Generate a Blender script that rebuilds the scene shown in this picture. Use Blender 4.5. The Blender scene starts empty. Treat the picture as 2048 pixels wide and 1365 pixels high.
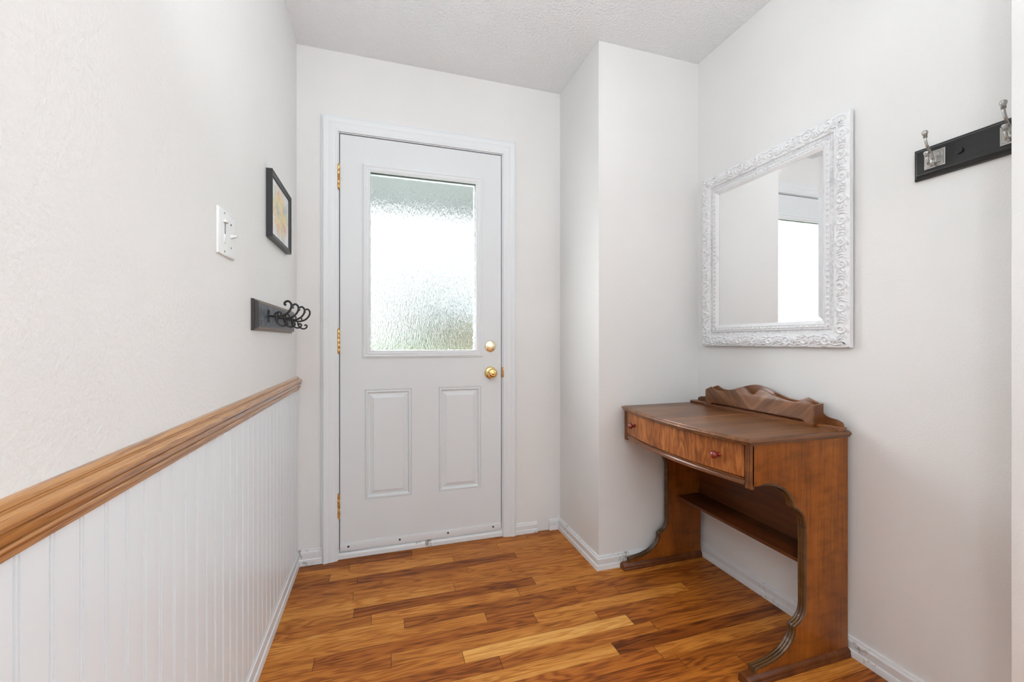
import bpy, bmesh, math, random
from math import sin, cos, pi, radians, sqrt, atan2
from mathutils import Vector, Matrix
import numpy as np

random.seed(7)
S = bpy.context.scene
COL = S.collection

# ------------------------------------------------------------------ camera
CAMY, CAMH = -2.16, 1.053
cd = bpy.data.cameras.new('camera'); cam = bpy.data.objects.new('camera', cd); COL.objects.link(cam)
cam.location = (0, CAMY, CAMH)
cam.rotation_euler = (radians(90), 0, -math.atan(260 / 834))
cd.sensor_width = 36; cd.lens = 36 * 834 / 2048; cd.clip_start = .02; cd.clip_end = 200
S.camera = cam

# ------------------------------------------------------------------ world, lights, exposure
S.view_settings.view_transform = 'Standard'; S.view_settings.look = 'None'
S.view_settings.gamma = 1; S.view_settings.use_curve_mapping = False
S.view_settings.exposure = 0.02
w = bpy.data.worlds.new('overcast_sky'); S.world = w; w.use_nodes = True
nt = w.node_tree; bg = nt.nodes['Background']
tc = nt.nodes.new('ShaderNodeTexCoord'); sep = nt.nodes.new('ShaderNodeSeparateXYZ')
rm = nt.nodes.new('ShaderNodeValToRGB')
rm.color_ramp.elements[0].position = .0; rm.color_ramp.elements[0].color = (.98, .985, 1, 1)
rm.color_ramp.elements[1].position = .6; rm.color_ramp.elements[1].color = (.91, .95, 1, 1)
nt.links.new(tc.outputs['Generated'], sep.inputs[0]); nt.links.new(sep.outputs['Z'], rm.inputs[0])
nt.links.new(rm.outputs[0], bg.inputs[0])
# sky lobe added left of the porch to strengthen light through the door
dt = nt.nodes.new('ShaderNodeVectorMath'); dt.operation = 'DOT_PRODUCT'; dt.inputs[1].default_value = (-.67, .66, .34)
nt.links.new(tc.outputs['Generated'], dt.inputs[0])
mx = nt.nodes.new('ShaderNodeMath'); mx.operation = 'MAXIMUM'; mx.inputs[1].default_value = 0; nt.links.new(dt.outputs['Value'], mx.inputs[0])
pw = nt.nodes.new('ShaderNodeMath'); pw.operation = 'POWER'; pw.inputs[1].default_value = 30; nt.links.new(mx.outputs[0], pw.inputs[0])
ma = nt.nodes.new('ShaderNodeMath'); ma.operation = 'MULTIPLY_ADD'; ma.inputs[1].default_value = 300; ma.inputs[2].default_value = 1.15
nt.links.new(pw.outputs[0], ma.inputs[0]); nt.links.new(ma.outputs[0], bg.inputs[1])


def area(name, loc, target, sx, sy, power, color):
    l = bpy.data.lights.new(name, 'AREA'); l.shape = 'RECTANGLE'; l.size = sx; l.size_y = sy
    l.energy = power; l.color = color
    o = bpy.data.objects.new(name, l); COL.objects.link(o); o.location = loc
    o.rotation_euler = (Vector(target) - Vector(loc)).to_track_quat('-Z', 'Y').to_euler()
    return o


# unseen fill lights, added around and behind the camera to brighten the hall
LC = (.85, .94, 1)
area('hall_ceiling_fill', (.25, -1.95, 1.9), (.25, -1.7, 2.44), .5, .5, 12.5, LC)  # added fill aimed upward, brightens the ceiling; no fixture here
area('rear_ceiling_fill', (.5, -3.6, 1.7), (.5, -3.6, 2.44), .8, .8, 33, LC)  # second upward fill, added out of view for bounce off the ceiling
area('left_fill', (-.37, -2.75, 1.75), (1.5, -1.2, 1.3), .35, .35, 9.5, LC)  # added fill from the left for the right wall, not a fitted lamp
area('fill_behind', (1.5, -4.85, 1.45), (.2, 0, 1.2), 2.4, 1.9, 18, LC)  # broad fill added behind the camera; the rear wall has no window
area('fill_side_room', (2.95, -3.1, 1.5), (-.4, -1.2, 1.1), 1.5, 1.4, 46, LC)  # fill added at the right rear to brighten the left wall, no window modelled

# ------------------------------------------------------------------ helpers
def new_bm(): return bmesh.new()


def bm_box(bm, x0, x1, y0, y1, z0, z1, bev=0.0, seg=2):
    b = bmesh.new()
    vs = [b.verts.new((x, y, z)) for x in (x0, x1) for y in (y0, y1) for z in (z0, z1)]
    for f in ((0, 1, 3, 2), (4, 6, 7, 5), (0, 4, 5, 1), (2, 3, 7, 6), (0, 2, 6, 4), (1, 5, 7, 3)):
        b.faces.new([vs[i] for i in f])
    bmesh.ops.recalc_face_normals(b, faces=b.faces)
    if bev > 0:
        bmesh.ops.bevel(b, geom=list(b.edges), offset=bev, segments=seg, profile=.6, affect='EDGES')
    merge(bm, b)


def merge(bm, b):
    m = bpy.data.meshes.new('t'); b.to_mesh(m); b.free(); bm.from_mesh(m); bpy.data.meshes.remove(m)


def bm_lathe(bm, prof, origin, axis, seg=24):
    """prof: list of (radius, along axis)."""
    b = bmesh.new(); rings = []
    ax = Vector(axis).normalized()
    t = ax.orthogonal().normalized(); u = ax.cross(t)
    o = Vector(origin)
    for r, h in prof:
        if r < 1e-6: rings.append([b.verts.new(o + ax * h)])
        else: rings.append([b.verts.new(o + ax * h + (t * cos(2 * pi * k / seg) + u * sin(2 * pi * k / seg)) * r) for k in range(seg)])
    for a, c in zip(rings, rings[1:]):
        for k in range(seg):
            p = [a[k % len(a)], a[(k + 1) % len(a)], c[(k + 1) % len(c)], c[k % len(c)]]
            q = []
            for v in p:
                if v not in q: q.append(v)
            if len(q) > 2:
                try: b.faces.new(q)
                except ValueError: pass
    bmesh.ops.recalc_face_normals(b, faces=b.faces)
    merge(bm, b)


def bm_tube(bm, pts, rad, seg=10, cap=True):
    pts = [Vector(p) for p in pts]; n = len(pts)
    if not isinstance(rad, (list, tuple)): rad = [rad] * n
    b = bmesh.new(); rings = []
    prev = None
    for i, p in enumerate(pts):
        d = (pts[min(i + 1, n - 1)] - pts[max(i - 1, 0)]).normalized()
        if prev is None: nrm = d.orthogonal().normalized()
        else:
            nrm = prev - d * prev.dot(d)
            nrm = nrm.normalized() if nrm.length > 1e-6 else d.orthogonal().normalized()
        prev = nrm; bi = d.cross(nrm)
        rings.append([b.verts.new(p + (nrm * cos(2 * pi * k / seg) + bi * sin(2 * pi * k / seg)) * rad[i]) for k in range(seg)])
    for a, c in zip(rings, rings[1:]):
        for k in range(seg): b.faces.new((a[k], a[(k + 1) % seg], c[(k + 1) % seg], c[k]))
    if cap: b.faces.new(rings[0]); b.faces.new(rings[-1])
    bmesh.ops.recalc_face_normals(b, faces=b.faces)
    merge(bm, b)


def smooth_curve(pts, n=8):
    """Catmull-Rom through the points (any dimension)."""
    P = [np.array(p, float) for p in pts]; out = []
    for i in range(len(P) - 1):
        p0 = P[i - 1] if i else 2 * P[0] - P[1]; p1 = P[i]; p2 = P[i + 1]
        p3 = P[i + 2] if i + 2 < len(P) else 2 * P[-1] - P[-2]
        for k in range(n):
            t = k / n
            out.append(.5 * ((2 * p1) + (p2 - p0) * t + (2 * p0 - 5 * p1 + 4 * p2 - p3) * t * t + (3 * p1 - p0 - 3 * p2 + p3) * t ** 3))
    out.append(P[-1])
    return [tuple(float(c) for c in p) for p in out]


def mitre(path, closed):
    """unit-offset vectors (left-hand side of travel) of a 2-D path."""
    n = len(path); res = []
    for i in range(n):
        if closed: a, c = path[i - 1], path[(i + 1) % n]
        else: a, c = (path[i - 1] if i else None), (path[i + 1] if i < n - 1 else None)
        p = path[i]
        def nn(u, v):
            dx, dy = v[0] - u[0], v[1] - u[1]; l = math.hypot(dx, dy); return (-dy / l, dx / l)
        if a is None: res.append(nn(p, c)); continue
        if c is None: res.append(nn(a, p)); continue
        n1, n2 = nn(a, p), nn(p, c)
        s = (n1[0] + n2[0], n1[1] + n2[1]); d = 1 + n1[0] * n2[0] + n1[1] * n2[1]
        res.append((s[0] / d, s[1] / d))
    return res


def bm_sweep(bm, path, prof, closed, mapf, cap=True):
    """prof: list of (offset to the left of the path, height); mapf(x2, y2, h) -> 3-D."""
    b = bmesh.new(); off = mitre(path, closed)
    rows = [[b.verts.new(mapf(p[0] + o[0] * d, p[1] + o[1] * d, h)) for d, h in prof] for p, o in zip(path, off)]
    n = len(rows)
    for i in range(n if closed else n - 1):
        r, q = rows[i], rows[(i + 1) % n]
        for k in range(len(prof) - 1):
            b.faces.new((r[k], r[k + 1], q[k + 1], q[k]))
    if cap and not closed:
        b.faces.new(rows[0]); b.faces.new(rows[-1])
    bmesh.ops.recalc_face_normals(b, faces=b.faces)
    merge(bm, b)


def bm_prism(bm, outline, mapf, h0, h1, bev=0.0):
    b = bmesh.new()
    a = [b.verts.new(mapf(x, y, h0)) for x, y in outline]
    c = [b.verts.new(mapf(x, y, h1)) for x, y in outline]
    n = len(a)
    fa = b.faces.new(a); fc = b.faces.new(c[::-1])
    for i in range(n): b.faces.new((a[i], a[(i + 1) % n], c[(i + 1) % n], c[i]))
    bmesh.ops.recalc_face_normals(b, faces=b.faces)
    if bev > 0:
        es = list(set(fa.edges) | set(fc.edges))
        bmesh.ops.bevel(b, geom=es, offset=bev, segments=2, profile=.6, affect='EDGES')
    merge(bm, b)


def obj(name, bm, mat, parent=None, smooth=35, origin=None):
    """link ONE mesh object; vertices were written in room coordinates."""
    me = bpy.data.meshes.new(name)
    o3 = Vector(origin) if origin is not None else (world_loc(parent) if parent else None)
    if o3 is None: o3 = Vector((0, 0, 0))
    bmesh.ops.translate(bm, verts=bm.verts, vec=-o3)
    bm.to_mesh(me); bm.free()
    if isinstance(mat, (list, tuple)):
        for m in mat: me.materials.append(m)
    else: me.materials.append(mat)
    if smooth:
        for p in me.polygons: p.use_smooth = True
        me.set_sharp_from_angle(angle=radians(smooth))
    o = bpy.data.objects.new(name, me); COL.objects.link(o)
    if parent:
        o.parent = parent; o.location = o3 - world_loc(parent)
    else: o.location = o3
    return o


def world_loc(o):
    v = Vector((0, 0, 0))
    while o: v = v + o.location; o = o.parent
    return v


def thing(name, loc, label=None, cat=None, group=None, kind=None):
    o = bpy.data.objects.new(name, None); COL.objects.link(o); o.location = loc
    o.empty_display_size = .05
    return tag(o, label, cat, group, kind)


def tag(o, label=None, cat=None, group=None, kind=None):
    if label: o['label'] = label
    if cat: o['category'] = cat
    if group: o['group'] = group
    if kind: o['kind'] = kind
    return o


def copy_tree(o, parent=None):
    c = o.copy(); COL.objects.link(c); c.parent = parent
    for ch in list(o.children): copy_tree(ch, c)
    return c


# ------------------------------------------------------------------ materials
def mat(name, base, rough=.5, metal=0.0, spec=.5, coat=0.0):
    m = bpy.data.materials.new(name); m.use_nodes = True
    p = m.node_tree.nodes['Principled BSDF']
    p.inputs['Base Color'].default_value = (*base, 1); p.inputs['Roughness'].default_value = rough
    p.inputs['Metallic'].default_value = metal; p.inputs['Specular IOR Level'].default_value = spec
    p.inputs['Coat Weight'].default_value = coat; p.inputs['Coat Roughness'].default_value = .12
    return m


def N(m, t, **kw):
    n = m.node_tree.nodes.new(t)
    for k, v in kw.items(): setattr(n, k, v)
    return n


def L(m, a, b): m.node_tree.links.new(a, b)


def coords(m, scale, rot=(0, 0, 0), src='Object'):
    t = N(m, 'ShaderNodeTexCoord'); mp = N(m, 'ShaderNodeMapping')
    mp.inputs['Scale'].default_value = scale; mp.inputs['Rotation'].default_value = rot
    L(m, t.outputs[src], mp.inputs['Vector']); return mp.outputs[0]


def noise(m, vec, scale, detail=3, rough=.5, dist=0.0):
    n = N(m, 'ShaderNodeTexNoise'); n.inputs['Scale'].default_value = scale; n.inputs['Detail'].default_value = detail
    n.inputs['Roughness'].default_value = rough; n.inputs['Distortion'].default_value = dist
    if vec is not None: L(m, vec, n.inputs['Vector'])
    return n.outputs['Fac']


def ramp(m, fac, stops):
    r = N(m, 'ShaderNodeValToRGB'); cr = r.color_ramp
    while len(cr.elements) < len(stops): cr.elements.new(.5)
    for e, (p, c) in zip(cr.elements, stops): e.position = p; e.color = (*c, 1) if len(c) == 3 else c
    L(m, fac, r.inputs[0]); return r.outputs[0]


def math_(m, op, a, b=None, c=None):
    n = N(m, 'ShaderNodeMath', operation=op)
    for i, v in enumerate((a, b, c)):
        if v is None: continue
        if isinstance(v, (int, float)): n.inputs[i].default_value = v
        else: L(m, v, n.inputs[i])
    return n.outputs[0]


def mix(m, fac, a, b, mode='MIX'):
    n = N(m, 'ShaderNodeMix', data_type='RGBA', blend_type=mode)
    for i, v in ((0, fac), (6, a), (7, b)):
        if isinstance(v, (int, float)): n.inputs[i].default_value = v
        elif isinstance(v, tuple): n.inputs[i].default_value = (*v, 1)
        else: L(m, v, n.inputs[i])
    return n.outputs[2]


def bump(m, h, strength, dist):
    b = N(m, 'ShaderNodeBump'); b.inputs['Strength'].default_value = strength; b.inputs['Distance'].default_value = dist
    L(m, h, b.inputs['Height']); L(m, b.outputs[0], m.node_tree.nodes['Principled BSDF'].inputs['Normal'])


def setc(m, sock, name='Base Color'): L(m, sock, m.node_tree.nodes['Principled BSDF'].inputs[name])


def painted(name, base, rough, bscale, bstr, bdist, var=.02, spec=.4):
    m = mat(name, base, rough, spec=spec)
    v = coords(m, (1, 1, 1))
    n = noise(m, v, 2.2, 2)
    lo = tuple(c * (1 - var) for c in base); hi = tuple(min(1, c * (1 + var)) for c in base)
    setc(m, ramp(m, n, [(.3, lo), (.7, hi)]))
    h = noise(m, v, bscale, 3, .55)
    bump(m, h, bstr, bdist)
    return m


WALL = (.815, .80, .782)
M_wall = painted('wall_paint', WALL, .5, 210, .35, .0012)
M_wall_l = painted('wall_paint_left', WALL, .42, 110, .6, .0022)
M_ceil = painted('ceiling_stipple', (.90, .915, .925), .9, 95, 1.0, .006)
M_white = painted('white_enamel', (.80, .82, .832), .32, 60, .12, .001, .012)
M_door = painted('white_door_paint', (.775, .795, .802), .36, 320, .10, .0006, .008)
M_bead = painted('white_beadboard_paint', (.82, .85, .872), .28, 30, .08, .0008, .01)


def worn_white():
    m = mat('worn_white_trim', (.8, .8, .8), .4)
    v = coords(m, (1, 1, 1))
    n = noise(m, v, 38, 6, .7); n2 = noise(m, v, 7, 3)
    f = math_(m, 'MULTIPLY', n, math_(m, 'MULTIPLY_ADD', n2, 1.0, 0.0))
    setc(m, ramp(m, f, [(0, (.80, .80, .80)), (.315, (.80, .80, .80)), (.345, (.58, .57, .54)), (.42, (.30, .28, .26))]))
    bump(m, n, .4, .0015)
    return m


M_worn = worn_white()


def wood(name, dark, midc, light, axis='X', ring=26, fine=260, rough=.32, coat=.25, stretch=9, lowscale=2.2, rot=(0, 0, 0), contrast=1.0, chevron=None, pore=.35, spec=.4):
    """grain runs along `axis`; rings are contour lines of a stretched noise."""
    m = mat(name, midc, rough, coat=coat, spec=spec)
    sc = {'X': (1, stretch, stretch), 'Y': (stretch, 1, stretch), 'Z': (stretch, stretch, 1)}[axis]
    if chevron is None:
        v = coords(m, sc, rot)
    else:
        t = N(m, 'ShaderNodeTexCoord'); sp = N(m, 'ShaderNodeSeparateXYZ'); L(m, t.outputs['Object'], sp.inputs[0])
        a = math_(m, 'ABSOLUTE', math_(m, 'SUBTRACT', sp.outputs['Y'], chevron))
        cb = N(m, 'ShaderNodeCombineXYZ'); L(m, sp.outputs['X'], cb.inputs[0]); L(m, a, cb.inputs[1]); L(m, sp.outputs['Z'], cb.inputs[2])
        mp0 = N(m, 'ShaderNodeMapping'); mp0.inputs['Rotation'].default_value = rot; L(m, cb.outputs[0], mp0.inputs['Vector'])
        mp = N(m, 'ShaderNodeMapping'); mp.inputs['Scale'].default_value = sc; L(m, mp0.outputs[0], mp.inputs['Vector'])
        v = mp.outputs[0]
    low = noise(m, v, lowscale, 3, .5, .2)
    rings = math_(m, 'SINE', math_(m, 'MULTIPLY', low, ring * 2.0))
    rings = math_(m, 'MULTIPLY_ADD', rings, .5, .5)
    wide = noise(m, v, lowscale * .45, 2)
    sc2 = tuple(s * (8 if s > 1 else 1) for s in sc)
    mpf = N(m, 'ShaderNodeMapping'); mpf.inputs['Scale'].default_value = tuple(8.0 if s > 1 else 1.6 for s in sc); L(m, v, mpf.inputs['Vector'])
    fin = noise(m, mpf.outputs[0], fine / 60, 5, .65)
    f = math_(m, 'MULTIPLY_ADD', rings, .20 * contrast, math_(m, 'MULTIPLY_ADD', wide, .75 * contrast, -.06 * contrast))
    f = math_(m, 'ADD', f, math_(m, 'MULTIPLY_ADD', fin, .5 * contrast, -.25 * contrast))
    c = ramp(m, f, [(.12, dark), (.45, midc), (.8, light)])
    pores = ramp(m, fin, [(.3, (1 - pore,) * 3), (.46, (1, 1, 1))])
    setc(m, mix(m, 1.0, c, pores, 'MULTIPLY'))
    bump(m, fin, .12, .0006)
    return m


def floor_wood():
    m = mat('oak_strip_floor', (.4, .15, .04), .3, spec=.22)
    at = N(m, 'ShaderNodeAttribute', attribute_name='plank'); sp = N(m, 'ShaderNodeSeparateColor'); L(m, at.outputs['Color'], sp.inputs[0])
    tone, seed, red = sp.outputs[0], sp.outputs[1], sp.outputs[2]
    t = N(m, 'ShaderNodeTexCoord'); s3 = N(m, 'ShaderNodeSeparateXYZ'); L(m, t.outputs['Object'], s3.inputs[0])
    x = math_(m, 'MULTIPLY_ADD', seed, 31.0, s3.outputs['X']); y = s3.outputs['Y']
    cb = N(m, 'ShaderNodeCombineXYZ'); L(m, x, cb.inputs[0]); L(m, y, cb.inputs[1]); L(m, math_(m, 'MULTIPLY', seed, 17.0), cb.inputs[2])
    def mp(sc):
        n = N(m, 'ShaderNodeMapping'); n.inputs['Scale'].default_value = sc; L(m, cb.outputs[0], n.inputs['Vector']); return n.outputs[0]
    low = noise(m, mp((1, 9, 1)), 1.5, 3, .5, .5)
    rings = math_(m, 'SINE', math_(m, 'MULTIPLY', low, 74.0))
    rings = math_(m, 'POWER', math_(m, 'MULTIPLY_ADD', rings, .5, .5), 1.8)
    fine = noise(m, mp((3, 85, 1)), 3.0, 4, .65)
    pores = noise(m, mp((9, 260, 1)), 2.0, 2, .5)
    wide = noise(m, mp((1.4, 14, 1)), 1.6, 3)
    dark = noise(m, mp((2.0, 24, 1)), 1.3, 4, .6)
    f = math_(m, 'ADD', tone, math_(m, 'MULTIPLY_ADD', rings, -.24, .10))
    f = math_(m, 'ADD', f, math_(m, 'MULTIPLY_ADD', fine, .60, -.30))
    f = math_(m, 'ADD', f, math_(m, 'MULTIPLY_ADD', wide, .36, -.18))
    c = ramp(m, f, [(0, (.10, .024, .004)), (.22, (.25, .067, .010)), (.45, (.44, .140, .020)), (.68, (.63, .245, .042)), (1, (.84, .43, .115))])
    c = mix(m, math_(m, 'MULTIPLY', red, .45), c, mix(m, 1.0, c, (1.0, .72, .62), 'MULTIPLY'))
    c = mix(m, 1.0, c, ramp(m, pores, [(.30, (.62, .56, .5)), (.43, (1, 1, 1))]), 'MULTIPLY')
    c = mix(m, 1.0, c, ramp(m, dark, [(.24, (.26, .20, .16)), (.33, (1, 1, 1))]), 'MULTIPLY')
    setc(m, c)
    setc(m, ramp(m, fine, [(.3, (.46,) * 3), (.7, (.32,) * 3)]), 'Roughness')
    bump(m, math_(m, 'ADD', pores, math_(m, 'MULTIPLY', low, .6)), .10, .0008)
    return m


M_floor = floor_wood()
M_gap = mat('floor_gap', (.035, .014, .006), .9)
M_rail = wood('oak_rail', (.09, .027, .006), (.28, .098, .021), (.50, .225, .065), 'Y', ring=34, rough=.24, coat=.6, stretch=26, lowscale=1.7, contrast=1.55, spec=.35)
M_side = wood('stained_side_panel', (.19, .050, .006), (.40, .120, .014), (.56, .20, .030), 'Z', ring=4, rough=.40, coat=.06, spec=.25, stretch=5, lowscale=2.6, contrast=.72, pore=.22)
M_top = wood('walnut_top', (.10, .036, .013), (.22, .088, .032), (.36, .165, .068), 'X', ring=9, rough=.34, coat=.12, spec=.3, stretch=14, lowscale=2.2, contrast=.9)
M_crotch = wood('figured_drawer_veneer', (.11, .028, .007), (.25, .072, .015), (.45, .16, .04), 'Z', ring=19, rough=.36, coat=.12, spec=.25, stretch=4, lowscale=5.0, rot=(.45, 0, 0), contrast=1.25)
M_chev = wood('chevron_veneer', (.06, .024, .012), (.17, .068, .028), (.32, .15, .075), 'Z', ring=13, rough=.36, coat=.1, stretch=10, lowscale=3.2, rot=(radians(47), 0, 0), contrast=1.15, chevron=0.0)
M_dark = wood('dark_shelf_wood', (.06, .016, .004), (.135, .038, .009), (.23, .075, .02), 'Y', ring=8, rough=.36, coat=.1, spec=.25, stretch=12, lowscale=2.0, contrast=.9)
M_mould = wood('moulding_wood', (.10, .030, .008), (.22, .074, .020), (.37, .15, .05), 'Y', ring=5, rough=.28, coat=.22, spec=.3, stretch=16, lowscale=2.0, contrast=.8)
M_edge = wood('dark_edge_moulding', (.045, .020, .006), (.12, .055, .017), (.22, .11, .04), 'Y', ring=5, rough=.22, coat=.5, stretch=16, lowscale=2.0, contrast=.8)
def mottle(m, scale, lo):
    p = m.node_tree.nodes['Principled BSDF']; src = p.inputs['Base Color'].links[0].from_socket
    n = noise(m, coords(m, scale), 1.0, 4, .6)
    setc(m, mix(m, 1.0, src, ramp(m, n, [(.35, (lo, lo, lo)), (.55, (1, 1, 1))]), 'MULTIPLY'))


mottle(M_side, (14, 14, 30), .74); mottle(M_top, (5, 30, 5), .72)
M_inlay = mat('inlay_line', (.55, .24, .09), .35, spec=.3)
M_knobred = mat('red_wood_knob', (.20, .016, .008), .16, coat=.6)
M_brass = mat('polished_brass', (.86, .62, .26), .14, 1.0)
M_brass_pale = mat('pale_brass', (.92, .84, .58), .20, 1.0)


def aged_brass():
    m = mat('aged_brass', (.8, .5, .2), .3, .9)
    n = noise(m, coords(m, (1, 1, 1)), 45, 4, .7)
    setc(m, ramp(m, n, [(.35, (.30, .11, .035)), (.5, (.72, .42, .14)), (.65, (.88, .66, .32))])); return m


M_hinge = aged_brass()
M_steel = mat('brushed_nickel', (.46, .45, .43), .27, 1.0)
M_iron = mat('black_iron', (.018, .017, .017), .38, .3, coat=.2)
M_screw = mat('dark_screw', (.05, .05, .05), .35, .8)
M_black = mat('black_gap', (.02, .02, .02), .8)
M_switch = mat('white_plastic', (.84, .85, .85), .25)
M_slot = mat('grey_slot', (.16, .16, .16), .6)
M_blackwood = wood('black_painted_wood', (.006, .006, .006), (.014, .014, .014), (.03, .03, .03), 'Y', ring=3, rough=.42, coat=.1, stretch=14, contrast=.8)
M_frame_blk = mat('black_frame', (.018, .018, .020), .38)
M_silver = mat('mirror_silvering', (.93, .94, .945), .015, 1.0)


def antique_white(name, lo=.40, hi=.56, dark=(.50, .49, .50)):
    m = mat(name, (.8, .8, .8), .42)
    v = coords(m, (1, 1, 1)); n = noise(m, v, 75, 6, .72); n2 = noise(m, v, 9, 3)
    f = math_(m, 'MULTIPLY_ADD', n2, .35, math_(m, 'MULTIPLY', n, .65))
    setc(m, ramp(m, f, [(lo, dark), (hi, (.84, .84, .845))])); return m


M_ant = antique_white('antique_white_relief', .30, .44, (.60, .60, .61))
M_cove = antique_white('antique_white_cove', .36, .60, (.50, .50, .51))


def hook_board():
    m = mat('distressed_blue_black', (.05, .06, .08), .35)
    v = coords(m, (1, 1, 1)); n = noise(m, v, 60, 5, .7)
    setc(m, ramp(m, n, [(.36, (.012, .014, .02)), (.50, (.045, .055, .080)), (.70, (.20, .21, .25))]))
    bump(m, n, .5, .002); return m


M_hookb = hook_board()
M_hookedge = wood('rubbed_brown_edge', (.05, .03, .02), (.15, .095, .06), (.34, .26, .19), 'Y', ring=4, rough=.4, stretch=12)
M_hookend = mat('dark_brown_edge', (.025, .02, .018), .4)


def print_mat():
    m = mat('foliage_print', (.8, .8, .78), .5)
    v = coords(m, (1, 1, 1)); n = noise(m, v, 42, 6, .7); n2 = noise(m, v, 13, 3); n3 = noise(m, v, 90, 4, .7)
    c = ramp(m, n2, [(.34, (.66, .25, .16)), (.44, (.80, .45, .20)), (.52, (.80, .62, .22)), (.60, (.50, .52, .20)), (.68, (.40, .38, .42))])
    t = N(m, 'ShaderNodeTexCoord'); sp = N(m, 'ShaderNodeSeparateXYZ'); L(m, t.outputs['Object'], sp.inputs[0])
    y = math_(m, 'MULTIPLY', sp.outputs['Y'], 1 / .150); z = math_(m, 'MULTIPLY', sp.outputs['Z'], 1 / .105)
    r = math_(m, 'SQRT', math_(m, 'ADD', math_(m, 'MULTIPLY', y, y), math_(m, 'MULTIPLY', z, z)))
    fac = math_(m, 'ADD', math_(m, 'SUBTRACT', 1.32, r), math_(m, 'MULTIPLY_ADD', n, 1.6, -.95))
    fac = ramp(m, fac, [(.15, (0, 0, 0)), (.55, (1, 1, 1))])
    fac = mix(m, 1.0, fac, ramp(m, n3, [(.36, (.35,) * 3), (.6, (1, 1, 1))]), 'MULTIPLY')
    setc(m, mix(m, fac, (.80, .81, .82), c)); return m


M_print = print_mat()


def rain_glass(name, textured):
    m = bpy.data.materials.new(name); m.use_nodes = True
    nt = m.node_tree; nt.nodes.remove(nt.nodes['Principled BSDF'])
    g = N(m, 'ShaderNodeBsdfGlass'); g.inputs['IOR'].default_value = 1.46; g.inputs['Roughness'].default_value = .04
    g.inputs['Color'].default_value = (.985, 1, .995, 1)
    L(m, g.outputs[0], nt.nodes['Material Output'].inputs[0])
    if not textured: return m
    v = coords(m, (1, 1, .24)); h = noise(m, v, 190, 2, .5, .25)
    v2 = coords(m, (1, 1, .5)); h2 = noise(m, v2, 330, 2, .6)
    b = N(m, 'ShaderNodeBump'); b.inputs['Strength'].default_value = 1.0; b.inputs['Distance'].default_value = .0031
    L(m, math_(m, 'ADD', h, math_(m, 'MULTIPLY', h2, .22)), b.inputs['Height']); L(m, b.outputs[0], g.inputs['Normal'])
    return m


M_glass = rain_glass('rain_glass', True); M_glass_flat = rain_glass('smooth_glass', False)

# ------------------------------------------------------------------ the room
XL, XR, XC, YC, HC = -.381, 1.513, .956, -.44, 2.442
YB = -5.0          # rear end of the hall, behind the camera
DX0, DX1, DZ1 = -.197, .616, 2.055   # door opening


def struct(name, bm, m, parent=None, smooth=35):
    o = obj(name, bm, m, parent, smooth)
    if not parent: o['kind'] = 'structure'
    return o


# floor planks: row boundaries and butt joints as laid
PITCH, PH0 = .0578, .0075
rows = {
    0: [(.141, .22, .5), (.745, .45, .3), (9, .38, .4)],
    1: [(-.144, .5, .3), (.566, .52, .2), (9, .55, .2)],
    2: [(-.222, .30, .5), (.329, .60, .1), (9, .50, .2)],
    3: [(-.103, .32, .5), (.627, .24, .7), (9, .46, .3)],
    4: [(.374, .42, .3), (9, .46, .3)],
    5: [(-.114, .46, .2), (.567, .50, .2), (9, .52, .3)],
    6: [(.295, .62, .1), (9, .46, .3)],
    7: [(-.104, .48, .1), (.636, .24, .7), (9, .60, .2)],
    8: [(-.039, .44, .3), (.546, .60, .2), (9, .55, .2)],
    9: [(.079, .66, .1), (.785, .30, .3), (9, .34, .6)],
    10: [(.379, .56, .2), (.950, .38, .4), (9, .36, .5)],
    11: [(-.213, .50, .2), (.557, .34, .6), (1.244, .60, .1), (9, .38, .5)],
    12: [(.029, .42, .4), (.790, .52, .1), (9, .36, .7)],
    13: [(.259, .48, .3), (.895, .86, .0), (9, .32, .8)],
    14: [(.372, .30, .6), (.962, .44, .4), (9, .38, .6)],
    15: [(.763, .66, .0), (9, .16, .8)],
    16: [(.892, .36, .7), (9, .54, .3)],
    17: [(.939, .26, .8), (9, .32, .7)],
    18: [(1.134, .36, .6), (9, .30, .7)],
    19: [(.70, .45, .4), (1.30, .40, .6), (9, .60, .1)],
    20: [(.95, .50, .3), (9, .58, .2)],
    21: [(1.1, .40, .4), (9, .30, .7)],
}
bm = bmesh.new(); lay = bm.loops.layers.float_color.new('plank')
nrow = int(-(YB) / PITCH) + 1
for r in range(-1, nrow):
    y1 = -(PH0 + PITCH * r) if r >= 0 else .13
    y0 = -(PH0 + PITCH * (r + 1))
    xmax = 1.53 if r < 30 else 3.3
    if r in rows: segs = [(min(a, xmax), t, rd) for a, t, rd in rows[r]]
    else:
        segs = []; x = -.4 + random.uniform(.1, .7)
        while x < xmax:
            segs.append((x, random.uniform(.22, .68), random.uniform(0, .8))); x += random.uniform(.4, .9)
        segs.append((xmax, random.uniform(.25, .65), random.uniform(0, .8)))
    x0 = -.4
    for a, t, rd in segs:
        g = .00075; s = random.random()
        vs = [bm.verts.new(p) for p in ((x0 + g, y0 + g * .5, 0), (a - g, y0 + g * .5, 0), (a - g, y1 - g * .5, 0), (x0 + g, y1 - g * .5, 0))]
        f = bm.faces.new(vs)
        for lp in f.loops: lp[lay] = (t, s, rd, 1)
        x0 = a
n_top = len(bm.faces)
bm.faces.ensure_lookup_table()
q = [bm.verts.new(p) for p in ((-.45, YB, -.0015), (3.35, YB, -.0015), (3.35, .14, -.0015), (-.45, .14, -.0015))]
f = bm.faces.new(q); f.material_index = 1
bm_box(bm, -.45, 3.35, YB, .14, -.06, -.002)
for f in list(bm.faces)[n_top:]: f.material_index = 1
struct('floor', bm, [M_floor, M_gap], smooth=0)

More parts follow.
